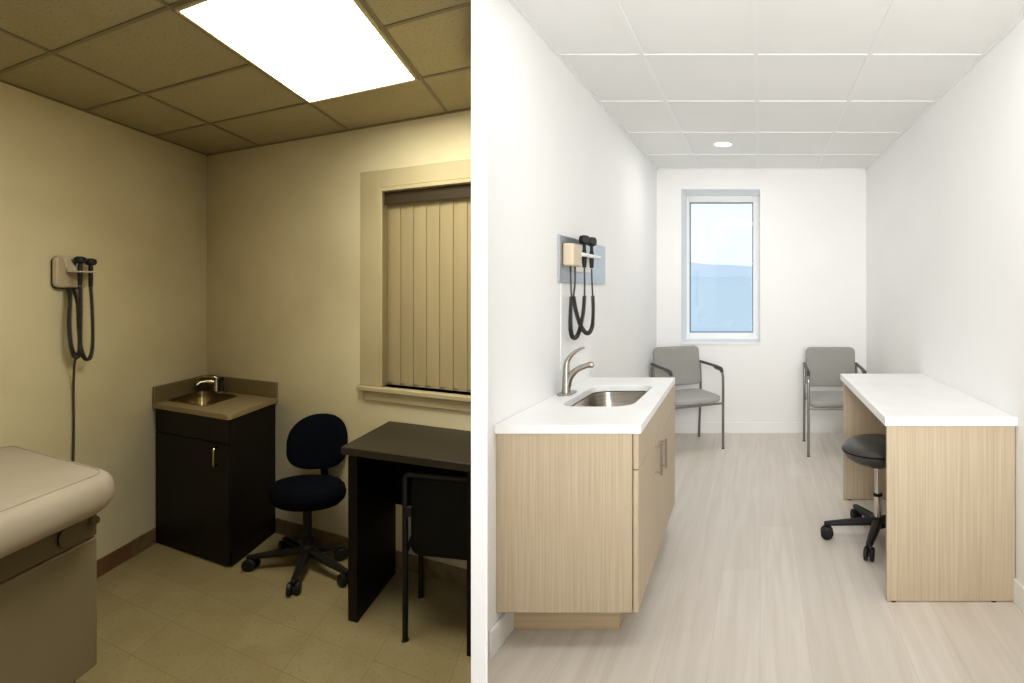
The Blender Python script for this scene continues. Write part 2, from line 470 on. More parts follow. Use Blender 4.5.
def basin(f, x0, x1, y0, y1, r, zt, depth, lip, name, m, rm):
    def lp(ins, z, rr): return [(x, y, z) for x, y in rrect(x0+ins, x1-ins, y0+ins, y1-ins, max(rr, .01), 8)]
    mb = MB(f)
    mb.loft([lp(-lip, zt + .0015, r+lip), lp(-lip*.5, zt + .004, r+lip*.5), lp(.004, zt + .002, r), lp(.006, zt-.02, r), lp(.014, zt-depth*.8, r),
             lp(.03, zt-depth*.95, r*.8), lp(.06, zt-depth, r*.6)], cap0=False, cap1=True)
    o = mb.build(name, m, smooth=True, angle=60)
    s = o.modifiers.new('Solidify', 'SOLIDIFY'); s.thickness = .0012; s.offset = -1
    cx_, cy_ = (x0+x1)/2, (y0+y1)/2
    d = MB(f); n = 20
    d.loft([[(cx_ + rr*math.cos(2*PI*j/n), cy_ + rr*math.sin(2*PI*j/n), zz) for j in range(n)] for rr, zz in ((.04, zt-depth+.001), (.04, zt-depth+.004), (.03, zt-depth+.004), (.026, zt-depth+.002))])
    d.build('drain', rm, o, smooth=True)
    return o
sk = basin(O, .035, .445, .078, .412, .035, .778, .13, .006, 'sink_basin', M['old_steel'], M['old_chrome'])
tag(sk, 'small dull stainless sink set in the tan corner countertop', 'sink')

# faucet in the old corner
fx, fy, _ = O(.165, .048, 0)
fa = thing('faucet', 'low dull chrome faucet in the corner behind the small old sink', 'faucet', (fx, fy, .778))
FT = .7785
m = MB(); m.loft([[(fx + a*UX - b*UY, fy + a*UY + b*UX, z) for a, b in rrect(-.085, .085, -.019, .019, .018, 4)] for z in (FT, FT + .008)])
m.build('deck_plate', M['old_chrome'], fa, bevel=.002)
MB().lathe([(.024, FT + .0085), (.022, FT + .02), (.020, FT + .06), (.019, FT + .075), (.010, FT + .084)], (fx, fy, 0), 20).build('body', M['old_chrome'], fa, smooth=True)
MB().tube(smooth_path([(fx, fy, FT + .058), (fx - .025, fy - .025, FT + .066), (fx - .048, fy - .055, FT + .064), (fx - .055, fy - .070, FT + .050)]), .0165, 12, r1=.013).build('spout', M['old_chrome'], fa, smooth=True)
MB().tube(smooth_path([(fx, fy, FT + .082), (fx - .012, fy - .010, FT + .092), (fx - .045, fy - .030, FT + .094), (fx - .072, fy - .045, FT + .086)]), .014, 12, r1=.010).build('lever', M['old_chrome'], fa, smooth=True)
MB().lathe([(.012, FT + .0085), (.012, FT + .04), (.008, FT + .046), (.008, FT + .072), (.011, FT + .078), (.010, FT + .09), (.002, FT + .094)], (fx + .058*UX, fy + .058*UY, 0), 16).build('side_spray', M['black_plastic'], fa, smooth=True)

# ---- beige wall diagnostic unit on the left wall
LNX, LNY = -WY, WX          # wall normal into the room
def Lw(a, n, z):            # a: along the wall away from the viewer, n: out of the wall
    bx0, by0, _ = O(0, 1.03, 0)
    return (bx0 - WX*a + LNX*n, by0 - WY*a + LNY*n, z)
ds = thing('wall_diagnostic_set', 'beige wall-mounted diagnostic unit with two black handles in the dim room', 'medical device', Lw(0, 0, 1.40))
def plate(f, a0, a1, z0, z1, r, n0, n1):
    mb = MB(); lp = rrect(a0, a1, z0, z1, r, 5)
    mb.loft([[f(a, n, z) for a, z in lp] for n in (n0, n1)])
    return mb
plate(Lw, -.136, .034, 1.405, 1.550, .026, .0, .010).build('backing_plate', M['black_plastic'], ds, bevel=.003)
plate(Lw, -.148, .030, 1.411, 1.553, .024, .0105, .030).build('housing', M['beige_plastic'], ds, bevel=.005)
m = MB()   # raised sloping back panel, cheek and cradle shelf
m.loft([[Lw(a, n, z) for a, z in ((-.098, 1.486), (.028, 1.486), (.028, 1.542), (-.04, 1.557), (-.125, 1.553))] for n in (.0305, .035)])
m.build('back_panel', M['pale_plastic'], ds, bevel=.002)
m = MB(); m.loft([[Lw(a, n, z) for n, z in ((.0355, 1.488), (.0355, 1.550), (.045, 1.540), (.065, 1.500), (.065, 1.488))] for a in (-.104, -.096)])
m.build('cheek', M['pale_plastic'], ds, bevel=.002)
m = MB(); m.loft([[Lw(a, n, z) for a, n in ((-.106, .0355), (.026, .0355), (-.010, .090), (-.114, .088))] for z in (1.480, 1.487)])
m.build('cradle_shelf', M['pale_plastic'], ds, bevel=.002)
kb = MB()
kb.loft([[Lw(-.078 + rr*math.cos(2*PI*q/14), nn, 1.522 + 1.2*rr*math.sin(2*PI*q/14)) for q in range(14)] for rr, nn in ((.015, .0355), (.015, .043), (.010, .047))])
kb.build('dial', M['exam_dark'], ds, smooth=True)
def handle(f, a, n, parent, zb, hm, cm, tilt=0.0, headw=.024):
    x, y, _ = f(a, n, 0)
    h = MB(); h.lathe([(.007, zb-.055), (.008, zb-.03), (.008, zb+.035), (.0065, zb+.045)], (x, y, 0), 12)
    hd = h.build('instrument_handle', cm, parent, smooth=True)
    k = MB(); k.lathe([(.010, zb+.0455), (headw, zb+.053), (headw*1.08, zb+.062), (headw, zb+.072), (headw*.5, zb+.078)], (x, y, 0), 16)
    k.build('instrument_head', hm, hd, smooth=True)
handle(Lw, -.102, .080, ds, 1.474, M['black_plastic'], M['black_metal'], headw=.019)
handle(Lw, -.040, .080, ds, 1.468, M['black_plastic'], M['black_metal'], headw=.019)
def coil(path, r, turns, wire, parent, name, m):
    P = smooth_path(path, 10)
    mb = MB(); mb.tube(P, r, 10)
    n = len(P); pts = []
    steps = turns*8
    for i in range(steps + 1):
        t = i/steps*(n-1); k = min(int(t), n-2); fr = t-k
        p = P[k].lerp(P[k+1], fr); tg = (P[k+1]-P[k]).normalized()
        ref = Vector((1, 0, 0)); nn = (ref - tg*ref.dot(tg)).normalized(); bb = tg.cross(nn)
        a = 2*PI*i/8
        pts.append(p + (nn*math.cos(a) + bb*math.sin(a))*(r+wire*.6))
    mb.tube(pts, wire, 5)
    return mb.build(name, m, parent, smooth=True)
coil([Lw(-.082, .026, 1.409), Lw(-.084, .034, 1.36), Lw(-.096, .038, 1.25), Lw(-.096, .044, 1.15), Lw(-.086, .052, 1.098), Lw(-.076, .060, 1.105), Lw(-.080, .066, 1.18), Lw(-.090, .074, 1.30), Lw(-.102, .080, 1.418)], .0055, 80, .0025, ds, 'coiled_cord', M['cord'])
coil([Lw(-.060, .03, 1.409), Lw(-.062, .046, 1.34), Lw(-.062, .05, 1.22), Lw(-.056, .055, 1.13), Lw(-.040, .060, 1.082), Lw(-.018, .066, 1.088), Lw(-.012, .070, 1.16), Lw(-.028, .078, 1.30), Lw(-.040, .080, 1.412)], .0045, 80, .0024, ds, 'coiled_cord', M['cord'])
MB().tube(smooth_path([Lw(-.075, .052, 1.098), Lw(-.07, .04, 1.06), Lw(-.03, .012, .95), Lw(-.022, .008, .8), Lw(-.024, .008, .65), Lw(-.03, .008, .5), Lw(-.035, .008, .35)], 6), .0042, 8).build('power_cord', M['cord_grey'], ds, smooth=True)

# ---- navy swivel chair
scx, scy = -2.285, 3.03
ch = thing('swivel_chair', 'dark navy swivel chair with rounded back beside the dark corner cabinet', 'chair', (scx, scy, 0))
prof = [(.02, .316), (.55, .317), (.84, .328), (.97, .352), (1.0, .382), (.97, .410), (.88, .427), (.66, .437), (.3, .442), (.05, .443)]
m = MB()     # contoured oval seat
m.loft([[(scx + r*(.194*math.cos(2*PI*j/44) - .075*math.sin(2*PI*j/44)), scy + r*.155*math.sin(2*PI*j/44), h) for j in range(44)] for r, h in prof]); m.build('seat', M['navy_fabric'], ch, smooth=True, angle=80)
bd = Vector((.20, -.98, 0)); bs = Vector((.98, .20, 0)); bc = Vector((scx - .048, scy + .15, .60))
outl = []
for i in range(40):
    a = 2*PI*i/40; c_, s_ = math.cos(a), math.sin(a)
    e = .62 if s_ < 0 else .9
    xx = (abs(c_)**(.75 if s_ < 0 else .9))*(1 if c_ >= 0 else -1)*.140
    zz = (abs(s_)**e)*(1 if s_ >= 0 else -1)*.142
    outl.append((xx, zz))
m = MB(); pad(m, outl, -.025, .025, .022, lambda a, b, t: tuple(bc + bs*a + bd*(t + a*a*1.2) + Vector((0, 0, b)) - bd*(b*.12)), .006)
m.build('backrest', M['navy_fabric'], ch, smooth=True, angle=80)
q = bc - bd*.03
MB().tube(smooth_path([(scx, scy, .311), (scx - .05, scy + .11, .311), (q.x - .012, q.y + .03, .34), (q.x - .008, q.y + .02, .46), (q.x, q.y, .58)], 5), .017, 10).build('back_post', M['black_plastic'], ch, smooth=True)
MB().lathe([(.05, .300), (.05, .3155)], (scx, scy, 0), 20).build('seat_plate', M['black_plastic'], ch)
hx, hy = -2.285, 3.03
MB().lathe([(.030, .085), (.030, .15), (.019, .16), (.019, .300)], (hx, hy, 0), 18).build('gas_cylinder', M['black_plastic'], ch, smooth=True)
MB().lathe([(.042, .075), (.045, .095), (.034, .115), (.031, .12)], (hx, hy, 0), 20).build('base_hub', M['black_plastic'], ch, smooth=True)
def caster(parent, x, y, r, ang, m_, wheel_m, z_top):
    """twin wheel caster: parts go under parent"""
    ca, sa = math.cos(ang), math.sin(ang)
    mb = MB()
    for s in (-1, 1):
        rot = Matrix.Rotation(ang, 3, 'Z')
        mb.lathe([(r*.35, s*.006), (r*.93, s*.008), (r, s*.012), (r, s*.022), (r*.85, s*.026), (r*.3, s*.027)], (x, y, r), 18, 'x', rot)
    mb.tube([(x - ca*.01, y - sa*.01, r), (x + ca*.01, y + sa*.01, r)], r*.4, 8)
    mb.tube([(x, y, r*1.2), (x, y, z_top)], .006, 8)
    return mb.build('caster', wheel_m, parent, smooth=True)
def star_leg(hx, hy, ex, ey, z0, z1, parent, m_, wr, wm, w0=.02, w1=.013):
    d = Vector((ex-hx, ey-hy, 0)); L = d.length; d.normalize(); s = Vector((-d.y, d.x, 0))
    st = .03; loops = []
    for t, w, h, z in ((st, w0, .018, z0), (L*.6, (w0+w1)/2, .014, z0*.45+z1*.55), (L*.95, w1, .011, z1), (L+.016, w1*.8, .009, z1-.002)):
        c = Vector((hx, hy, z)) + d*t
        loops.append([c + s*w*a + Vector((0, 0, h*b)) for a, b in ((-1, -1), (1, -1), (1, .4), (.6, 1), (-.6, 1), (-1, .4))])
    mb = MB(); mb.loft(loops)
    lg = mb.build('base_leg', m_, parent, bevel=.003)
    caster(lg, ex, ey, wr, math.atan2(d.y, d.x) + PI/2, m_, wm, z1)
for ex, ey in ((-2.545, 3.00), (-2.140, 2.755), (-2.545, 3.22), (-2.175, 3.115), (-1.965, 2.845)):
    star_leg(hx, hy, ex, ey, .088, .068, ch, M['black_plastic'], .031, M['black_plastic'])

# ---- dark desk under the window
dk = thing('desk', 'dark espresso wood desk under the blinded window of the dim room', 'desk', O(2.1, .3, 0))
TOPZ = .745
dtop = [(1.722, .592), (1.778, .045), (2.60, .016), (2.47, .530)]
MB(O).prism(dtop, TOPZ - .032, TOPZ).build('desktop', M['dark_top'], dk, bevel=.003)
MB(O).prism([(1.742, .545), (1.800, .540), (1.832, .06), (1.785, .06)], 0, TOPZ - .032).build('side_panel', M['dark_wood'], dk, bevel=.002)
MB(O).prism([(1.834, .07), (2.585, .055), (2.585, .035), (1.834, .05)], .345, TOPZ - .032).build('modesty_panel', M['dark_wood'], dk, bevel=.002)
MB(O).prism([(2.44, .50), (2.475, .497), (2.605, .04), (2.592, .03), (2.587, .03)], 0, TOPZ - .032).build('side_panel', M['dark_wood'], dk, bevel=.002)

# ---- black tube-frame chair pushed under the desk
bx0, by0 = -1.42, 2.393
vc = thing('visitor_chair', 'black tube-frame chair pushed under the dark desk, its back to the viewer', 'chair', (-1.28, 2.52, 0))
A0 = Vector((-1.415, 2.393, 0)); B0 = Vector((-1.098, 2.318, 0)); A1 = Vector((-1.545, 2.735, 0)); B1 = Vector((-1.135, 2.70, 0))
zt = .665
# each leg tube, then the rounded top rail of the back
tr = .0105
e = (B0 - A0)
MB().tube([A0 + Vector((0, 0, .008)), A0 + Vector((0, 0, .40)), A0 + Vector((0, 0, zt - .05))], tr, 10).build('leg', M['black_metal'], vc, smooth=True)
MB().tube([B0 + Vector((0, 0, .008)), B0 + Vector((0, 0, .40)), B0 + Vector((0, 0, zt - .05))], tr, 10).build('leg', M['black_metal'], vc, smooth=True)
MB().tube(arc_path([A0 + Vector((0, 0, zt - .051)), A0 + Vector((0, 0, zt)), B0 + Vector((0, 0, zt)), B0 + Vector((0, 0, zt - .051))], .04, 6), tr, 10).build('back_rail', M['black_metal'], vc, smooth=True)
for p in (A1, B1):
    MB().tube([p + Vector((0, 0, .008)), p + Vector((0, 0, .37))], tr, 10).build('leg', M['black_metal'], vc, smooth=True)
for p in (A0, B0, A1, B1):
    MB().lathe([(.013, .0), (.013, .0075)], tuple(p), 12).build('foot_cap', M['black_plastic'], vc)
en = e.normalized(); fw = Vector((-en.y, en.x, 0))
c0 = (A0 + B0)/2
m = MB(); pad(m, rrect(-.148, .148, .345, zt - .012, .03, 5), -.014, .014, .012, lambda a, b, t: tuple(c0 + en*a + fw*(t + .02) + Vector((0, 0, b))))
m.build('backrest', M['black_vinyl'], vc, smooth=True, angle=70)
def seatpt(a, b, t):
    l = A0.lerp(A1, b); r = B0.lerp(B1, b)
    p = l.lerp(r, a); return (p.x, p.y, t)
m = MB(); pad(m, rrect(.06, .94, .12, 1.05, .1, 5), .325, .385, .02, seatpt)
m.build('seat', M['black_vinyl'], vc, smooth=True, angle=70)
for s, (p, q) in enumerate(((A0, A1), (B0, B1))):
    MB().tube([p + Vector((0, 0, .35)), q + Vector((0, 0, .36))], .009, 8).build('seat_rail', M['black_metal'], vc, smooth=True)
bk = A0 + en*.022 + Vector((0, 0, .52))
MB().box(bk.x - .012, bk.x + .012, bk.y - .012, bk.y + .012, bk.z - .02, bk.z + .02).build('bracket', M['black_plastic'], vc, bevel=.003)

# ---- exam table in the near left corner
ex = thing('exam_table', 'beige padded exam table with steel body in the near left of the dim room', 'exam table', O(.5, 2.3, 0))
BU, BW = .842, 1.394
MB(O).box(.10, BU - .08, BW + .05, 3.35, 0, .087).build('plinth', M['exam_dark'], ex)
MB(O).box(.06, BU, BW, 3.45, .088, .538).build('body', M['exam_body'], ex, bevel=.006)
dr = MB(O).box(.06, BU, BW, 3.45, .543, .648).build('drawer_band', M['exam_band'], ex, bevel=.006)
m = MB(); lp = rrect(1.412, 1.56, .558, .622, .03, 6)
m.loft([[O(BU + n, w, z) for w, z in lp] for n in (.0, .012)]); m.build('pull_plate', M['exam_band'], dr, bevel=.004)
m = MB(); m.lathe([(.016, .0), (.017, .008), (.013, .015), (.003, .018)], O(BU + .012, BW + .03, .606), 16, 'x'); m.build('knob', M['exam_dark'], dr, smooth=True)
lpO = rrect(.05, .985, 1.362, 3.5, .09, 8)
m = MB(O); pad(m, lpO, .652, .782, .055, None, .004)
cu_ = m.build('cushion', M['cushion'], ex, smooth=True, angle=80)
seam = rrect(.105, .935, 1.412, 3.445, .06, 8)
MB().tube([O(u, w, .7822) for u, w in seam + seam[:1]], .0022, 6).build('piping', M['cushion_seam'], cu_, smooth=True)

# ================================================================== THE PARTITION BETWEEN THE ROOMS
# (white on the bright side, faintly self-lit at its end, tan on the dim side), with a header over the opening
MB().prism([(-.8425, 1.7555), (-.8025, 1.7555), (-1.03, 2.265), (-1.01, 5.90), (-1.045, 5.90), (-1.048, 2.28), (-1.046, 2.18)], -.02, H2).build('wall_middle', M['white_wall'], kind='structure')
MB().box(-.8405, -.797, 1.745, 1.755, 0, H2).build('trim_4', M['glow_cap'], kind='structure')
MB().prism([(-.8475, 1.765), (-1.0465, 2.18), (-1.0485, 2.28), (-1.0465, 2.75), (-1.0485, 2.75), (-1.0505, 2.28), (-1.0485, 2.18), (-.8495, 1.765)], 0, H1).build('wall_partition', M['tan_wall'], kind='structure')
MB().box(-.8405, -.797, FRONT, 1.744, H1 + .001, H2).build('wall_header', M['glow_cap'], kind='structure')

# ================================================================== THE BRIGHT NEW ROOM
D0 = 5.874
def xr(y): return 1.04 + (D0 - y)*.0346      # right wall line
def xl(y): return -1.01 - (D0 - y)*.0055
MB().prism([(-1.0, FRONT), (xr(FRONT), FRONT), (xr(D0), D0), (xl(D0), D0), (-1.03, 2.27), (-.96, 2.10), (-1.0, 2.1)], -.06, .0).build('floor', M['new_floor'], kind='structure', uv=lambda c: (c.x, c.y))
cp = [(-.80, FRONT), (xr(FRONT), FRONT), (xr(D0), D0), (xl(D0), D0), (-1.03, 2.27), (-.80, 1.745)]
MB().prism(cp, H2, H2 + .05).build('ceiling', M['new_ceiling'], kind='structure', uv=lambda c: (c.x + .02, c.y + .07))
MB().prism([(xr(FRONT), FRONT), (xr(FRONT) + .1, FRONT), (xr(6.3) + .1, 6.0), (xr(6.0), 6.0)], -.06, H2 + .05).build('wall_right', M['white_wall'], kind='structure')
# far wall with the deep window reveal
X0, X1, Z0, Z1 = -.7715, 0.0, .868, 2.387
m = MB(); DEEP = .46
m.box(-1.15, X0, D0, D0 + DEEP, -.06, H2 + .05); m.box(X1, 1.25, D0, D0 + DEEP, -.06, H2 + .05)
m.box(X0, X1, D0, D0 + DEEP, -.06, Z0); m.box(X0, X1, D0, D0 + DEEP, Z1, H2 + .05)
m.build('wall_far', M['white_wall'], kind='structure')
MB().box(-2.3, 1.4, FRONT - .1, FRONT, -.06, H2 + .05).build('wall_front', M['white_wall'], kind='structure')
# ceiling grid
m = MB(); T = .012
for x in (-.595, -.02, .555):
    y0 = FRONT
    m.box(x - T, x + T, y0, D0, H2 - .005, H2 + .001)
y = 3.035 - .745*5
while y < D0:
    a = xl(y) if y > 2.27 else -.79
    m.box(a, xr(y), y - T, y + T, H2 - .0045, H2 + .001); y += .745
m.build('trim_2', M['new_grid'], kind='structure')
m = MB(); m.box(xl(D0), xr(D0), D0 - .018, D0, H2 - .007, H2)
m.prism([(-1.03, 2.27), (-1.012, 2.27), (xl(D0) + .018, D0), (xl(D0), D0)], H2 - .007, H2)
m.prism([(xr(FRONT), FRONT), (xr(FRONT) - .018, FRONT), (xr(D0) - .018, D0), (xr(D0), D0)], H2 - .007, H2)
m.build('trim_3', M['new_grid'], kind='structure')
# baseboards
BH = .105
MB().box(xl(D0), xr(D0), D0 - .012, D0, 0, BH).build('baseboard_far', M['white_trim'], bevel=.003, kind='structure')
MB().prism([(xr(FRONT), FRONT), (xr(FRONT) - .012, FRONT), (xr(D0) - .012, D0 - .013), (xr(D0), D0 - .013)], 0, BH).build('baseboard_right', M['white_trim'], bevel=.003, kind='structure')
MB().prism([(-1.029, 2.275), (-1.0165, 2.275), (xl(D0) + .012, D0 - .013), (xl(D0), D0 - .013)], 0, BH).build('baseboard_left', M['white_trim'], bevel=.003, kind='structure')

# window of the bright room
YF = D0 + .40
m = MB()
m.box(X0, X0 + .035, YF, YF + .05, Z0, Z1); m.box(X1 - .072, X1, YF, YF + .05, Z0, Z1)
m.box(X0 + .035, X1 - .072, YF, YF + .05, Z0, Z0 + .087); m.box(X0 + .035, X1 - .072, YF, YF + .05, Z1 - .07, Z1)
wn = m.build('window_2', M['white_trim'], bevel=.006, kind='structure')
px0, px1, pz0, pz1 = X0 + .035, X1 - .072, Z0 + .087, Z1 - .07
m = MB(); g = .009
m.box(px0, px0 + g, YF + .012, YF + .04, pz0, pz1); m.box(px1 - g, px1, YF + .012, YF + .04, pz0, pz1)
m.box(px0 + g, px1 - g, YF + .012, YF + .04, pz0, pz0 + g); m.box(px0 + g, px1 - g, YF + .012, YF + .04, pz1 - g, pz1)
m.build('gasket', M['gasket'], wn)
MB().box(px0 + g, px1 - g, YF + .022, YF + .03, pz0 + g, pz1 - g).build('pane', M['glass'], wn)
MB().box(X0 + .001, X1 - .001, D0 - .012, YF, Z0, Z0 + .02).build('window_sill', M['white_trim'], wn, bevel=.003)

# misty hills far outside
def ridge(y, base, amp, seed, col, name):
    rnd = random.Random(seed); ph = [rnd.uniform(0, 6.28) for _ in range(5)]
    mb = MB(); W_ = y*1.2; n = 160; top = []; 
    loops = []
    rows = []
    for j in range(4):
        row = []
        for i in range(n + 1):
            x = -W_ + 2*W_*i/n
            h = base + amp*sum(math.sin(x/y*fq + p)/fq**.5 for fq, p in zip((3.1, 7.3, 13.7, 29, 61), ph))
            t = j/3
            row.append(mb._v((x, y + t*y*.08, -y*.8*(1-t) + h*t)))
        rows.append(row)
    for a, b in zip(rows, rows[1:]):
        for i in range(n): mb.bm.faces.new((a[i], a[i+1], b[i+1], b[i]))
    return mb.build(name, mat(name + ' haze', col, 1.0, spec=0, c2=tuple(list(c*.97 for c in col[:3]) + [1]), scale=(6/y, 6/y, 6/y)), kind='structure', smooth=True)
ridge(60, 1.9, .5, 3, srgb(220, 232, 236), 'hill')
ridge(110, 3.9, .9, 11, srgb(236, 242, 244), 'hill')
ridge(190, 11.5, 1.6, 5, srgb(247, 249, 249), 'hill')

# downlight
DX, DY = -.30, 4.886
dl = thing('downlight', 'small round glowing downlight in the white tiled ceiling', 'ceiling light', (DX, DY, H2 - .006))
m = MB(); m.loft([[(DX + r*math.cos(2*PI*j/32), DY + r*math.sin(2*PI*j/32), z) for j in range(32)] for r, z in ((.082, H2), (.082, H2-.004), (.070, H2-.007), (.066, H2-.004), (.066, H2))], cap0=False, cap1=False)
m.build('trim_ring', M['white_trim'], dl, smooth=True)
MB().lathe([(.0655, H2 - .0035), (.0655, H2 - .001)], (DX, DY, 0), 32).build('lens', emis('downlight lens', (1, .97, .92, 1), 14), dl)

# ---- pale oak sink cabinet
def xd(y): return -.474 - (y - 2.34)*.024     # door face line
YA, YB = 2.34, 3.55
XL = -1.018
cb = thing('sink_base_cabinet', 'long pale oak sink cabinet along the left wall of the bright room', 'cabinet', (-.76, 2.9, 0))
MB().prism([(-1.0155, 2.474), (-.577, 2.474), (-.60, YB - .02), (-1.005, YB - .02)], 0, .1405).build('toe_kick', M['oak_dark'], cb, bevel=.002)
MB().box(-1.0285, -.4985, YA, YA + .019, .1415, .843).build('end_panel', M['oak'], cb, bevel=.0015)
MB().prism([(-1.009, YA + .0195), (xd(YA) - .0245, YA + .0195), (xd(YB) - .0245, YB), (-1.006, YB)], .1415, .66).build('carcass', M['gap'], cb)
MB().prism([(xd(2.95) - .045, YA + .0195), (xd(YA) - .0245, YA + .0195), (xd(YB) - .0245, YB), (xd(2.95) - .045, YB)], .6605, .843).build('front_rail', M['gap'], cb)
MB().box(-1.0, -.51, YB - .018, YB, .6605, .843).build('back_panel', M['oak'], cb)
def front(y0, y1, z0, z1, name):
    return MB().prism([(xd(y0) - .0205, y0), (xd(y0), y0), (xd(y1), y1), (xd(y1) - .0205, y1)], z0, z1).build(name, M['oak'], cb, bevel=.0015)
front(YA + .001, YB, .700, .841, 'drawer_front')
def bar_handle(y, z0, z1, d, inset):
    x = xd(y); p = MB()
    p.tube([(x + .030, y, z0), (x + .030, y, z1)], .006, 10)
    for z in (z0 + inset, z1 - inset): p.tube([(x, y, z), (x + .030, y, z)], .0045, 8)
    p.build('handle', M['nickel'], d, smooth=True)
d1 = front(YA + .001, 2.845, .1425, .696, 'door'); bar_handle(2.77, .545, .690, d1, .012)
d2 = front(2.849, YB, .1425, .696, 'door'); bar_handle(2.92, .535, .675, d2, .012)

hole = rrect(-.905, -.578, 2.69, 3.30, .09, 7)
ct = holed_slab(None, [(-1.0275, 2.318), (-.460, 2.318), (-.507, 3.585), (-1.021, 3.585)], hole, .8435, .878).build('sink_countertop', M['quartz'], bevel=.0025)
tag(ct, 'white stone countertop with an undermount sink on the pale oak cabinet', 'countertop')
bs_ = basin(None, -.905, -.578, 2.69, 3.30, .09, .838, .17, .012, 'sink_basin', M['steel'], M['chrome'])
for v in bs_.data.vertices: pass
tag(bs_, 'deep stainless sink basin set under the white stone countertop', 'sink')

# faucet
fx, fy, fz = -.975, 3.02, .879
fc = thing('faucet', 'tall curved brushed nickel faucet at the wall side of the white countertop', 'faucet', (fx, fy, fz))
m = MB(); m.loft([[(fx + a, fy + b, z) for a, b in rrect(-.034, .04, -.07, .07, .03, 5)] for z in (fz, fz + .007)])
m.build('deck_plate', M['nickel'], fc, bevel=.003)
MB().lathe([(.023, fz + .0075), (.021, fz + .03), (.018, fz + .09), (.017, fz + .12), (.012, fz + .135)], (fx, fy, 0), 22).build('body', M['nickel'], fc, smooth=True)
sp = smooth_path([(fx + .004, fy, fz + .03), (fx + .018, fy, fz + .080), (fx + .050, fy, fz + .118), (fx + .090, fy, fz + .136), (fx + .115, fy, fz + .143)], 8)
MB().tube(sp, .018, 14, r1=.012).build('spout', M['nickel'], fc, smooth=True)
MB().lathe([(.0145, -.014), (.0155, -.006), (.0155, .010), (.012, .015)], (fx + .122, fy, fz + .144), 16, 'x').build('spout_tip', M['nickel'], fc, smooth=True)
MB().tube(smooth_path([(fx, fy, fz + .128), (fx + .006, fy, fz + .165), (fx + .030, fy, fz + .198), (fx + .065, fy, fz + .222), (fx + .092, fy, fz + .232)], 8), .016, 12, r1=.004).build('lever', M['nickel'], fc, smooth=True)

# ---- wall diagnostic set with metal backplate
def Rw(a, n, z):      # a: depth along the wall, n: out of the wall
    return (xl(a) + n, a, z)
dg = thing('wall_diagnostic_set', 'diagnostic unit with metal backplate and looped black cords on the bright white wall', 'medical device', Rw(3.4, 0, 1.42))
plate(Rw, 3.04, 3.92, 1.438, 1.682, .004, .0, .010).build('backplate', M['plate_metal'], dg, bevel=.0015)
plate(Rw, 3.08, 3.22, 1.525, 1.642, .012, .0105, .068).build('housing', M['unit_tan'], dg, bevel=.008)
m = MB(); m.loft([[Rw(a, n, z) for a, n in ((3.225, .012), (3.60, .012), (3.58, .075), (3.225, .075))] for z in (1.583, 1.602)])
m.build('cradle_shelf', M['unit_white'], dg, bevel=.004)
m = MB(); m.loft([[Rw(a, n, z) for a, z in ((3.225, 1.50), (3.56, 1.50), (3.56, 1.5825), (3.225, 1.5825))] for n in (.0105, .03)])
m.build('cradle_bracket', M['unit_white'], dg, bevel=.004)
def instrument(a, n, zb):
    x, y, _ = Rw(a, n, 0)
    hd = MB().lathe([(.010, zb-.10), (.013, zb-.07), (.013, zb-.02), (.009, zb), (.009, zb+.025)], (x, y, 0), 14).build('instrument_handle', M['black_plastic'], dg, smooth=True)
    k = MB(); k.lathe([(.012, zb+.0255), (.026, zb+.032), (.029, zb+.045), (.029, zb+.062), (.024, zb+.074), (.008, zb+.078)], (x, y, 0), 18)
    k.tube([(x + .012, y - .015, zb + .05), (x + .022, y - .045, zb + .052)], .017, 12)
    k.build('instrument_head', M['black_plastic'], hd, smooth=True)
instrument(3.31, .055, 1.624); instrument(3.45, .055, 1.626)
# each cord: a thin lead from the unit, then a thick coiled loop up to its handle
def lead(pts):
    MB().tube(smooth_path(pts, 6), .005, 8).build('cord_lead', M['cord_grey'], dg, smooth=True)
lead([Rw(3.13, .035, 1.524), Rw(3.13, .038, 1.44), Rw(3.135, .04, 1.36)])
lead([Rw(3.21, .035, 1.524), Rw(3.20, .038, 1.44), Rw(3.165, .04, 1.36)])
lead([Rw(3.31, .055, 1.523), Rw(3.325, .052, 1.43), Rw(3.33, .05, 1.36)])
lead([Rw(3.45, .055, 1.523), Rw(3.46, .055, 1.43), Rw(3.49, .05, 1.36)])
coil([Rw(3.135, .04, 1.365), Rw(3.12, .04, 1.27), Rw(3.12, .04, 1.20), Rw(3.15, .04, 1.155), Rw(3.21, .042, 1.148), Rw(3.265, .045, 1.19), Rw(3.31, .05, 1.28), Rw(3.33, .05, 1.365)], .0078, 60, .003, dg, 'coiled_cord', M['cord'])
coil([Rw(3.165, .04, 1.365), Rw(3.19, .045, 1.29), Rw(3.24, .055, 1.21), Rw(3.32, .058, 1.165), Rw(3.41, .055, 1.16), Rw(3.48, .052, 1.20), Rw(3.50, .05, 1.28), Rw(3.49, .05, 1.365)], .0078, 60, .003, dg, 'coiled_cord', M['cord'])
plate(Rw, 3.08, 3.105, .98, 1.437, .002, .0, .004).build('cord_cover', M['white_wall'], dg, bevel=.002)

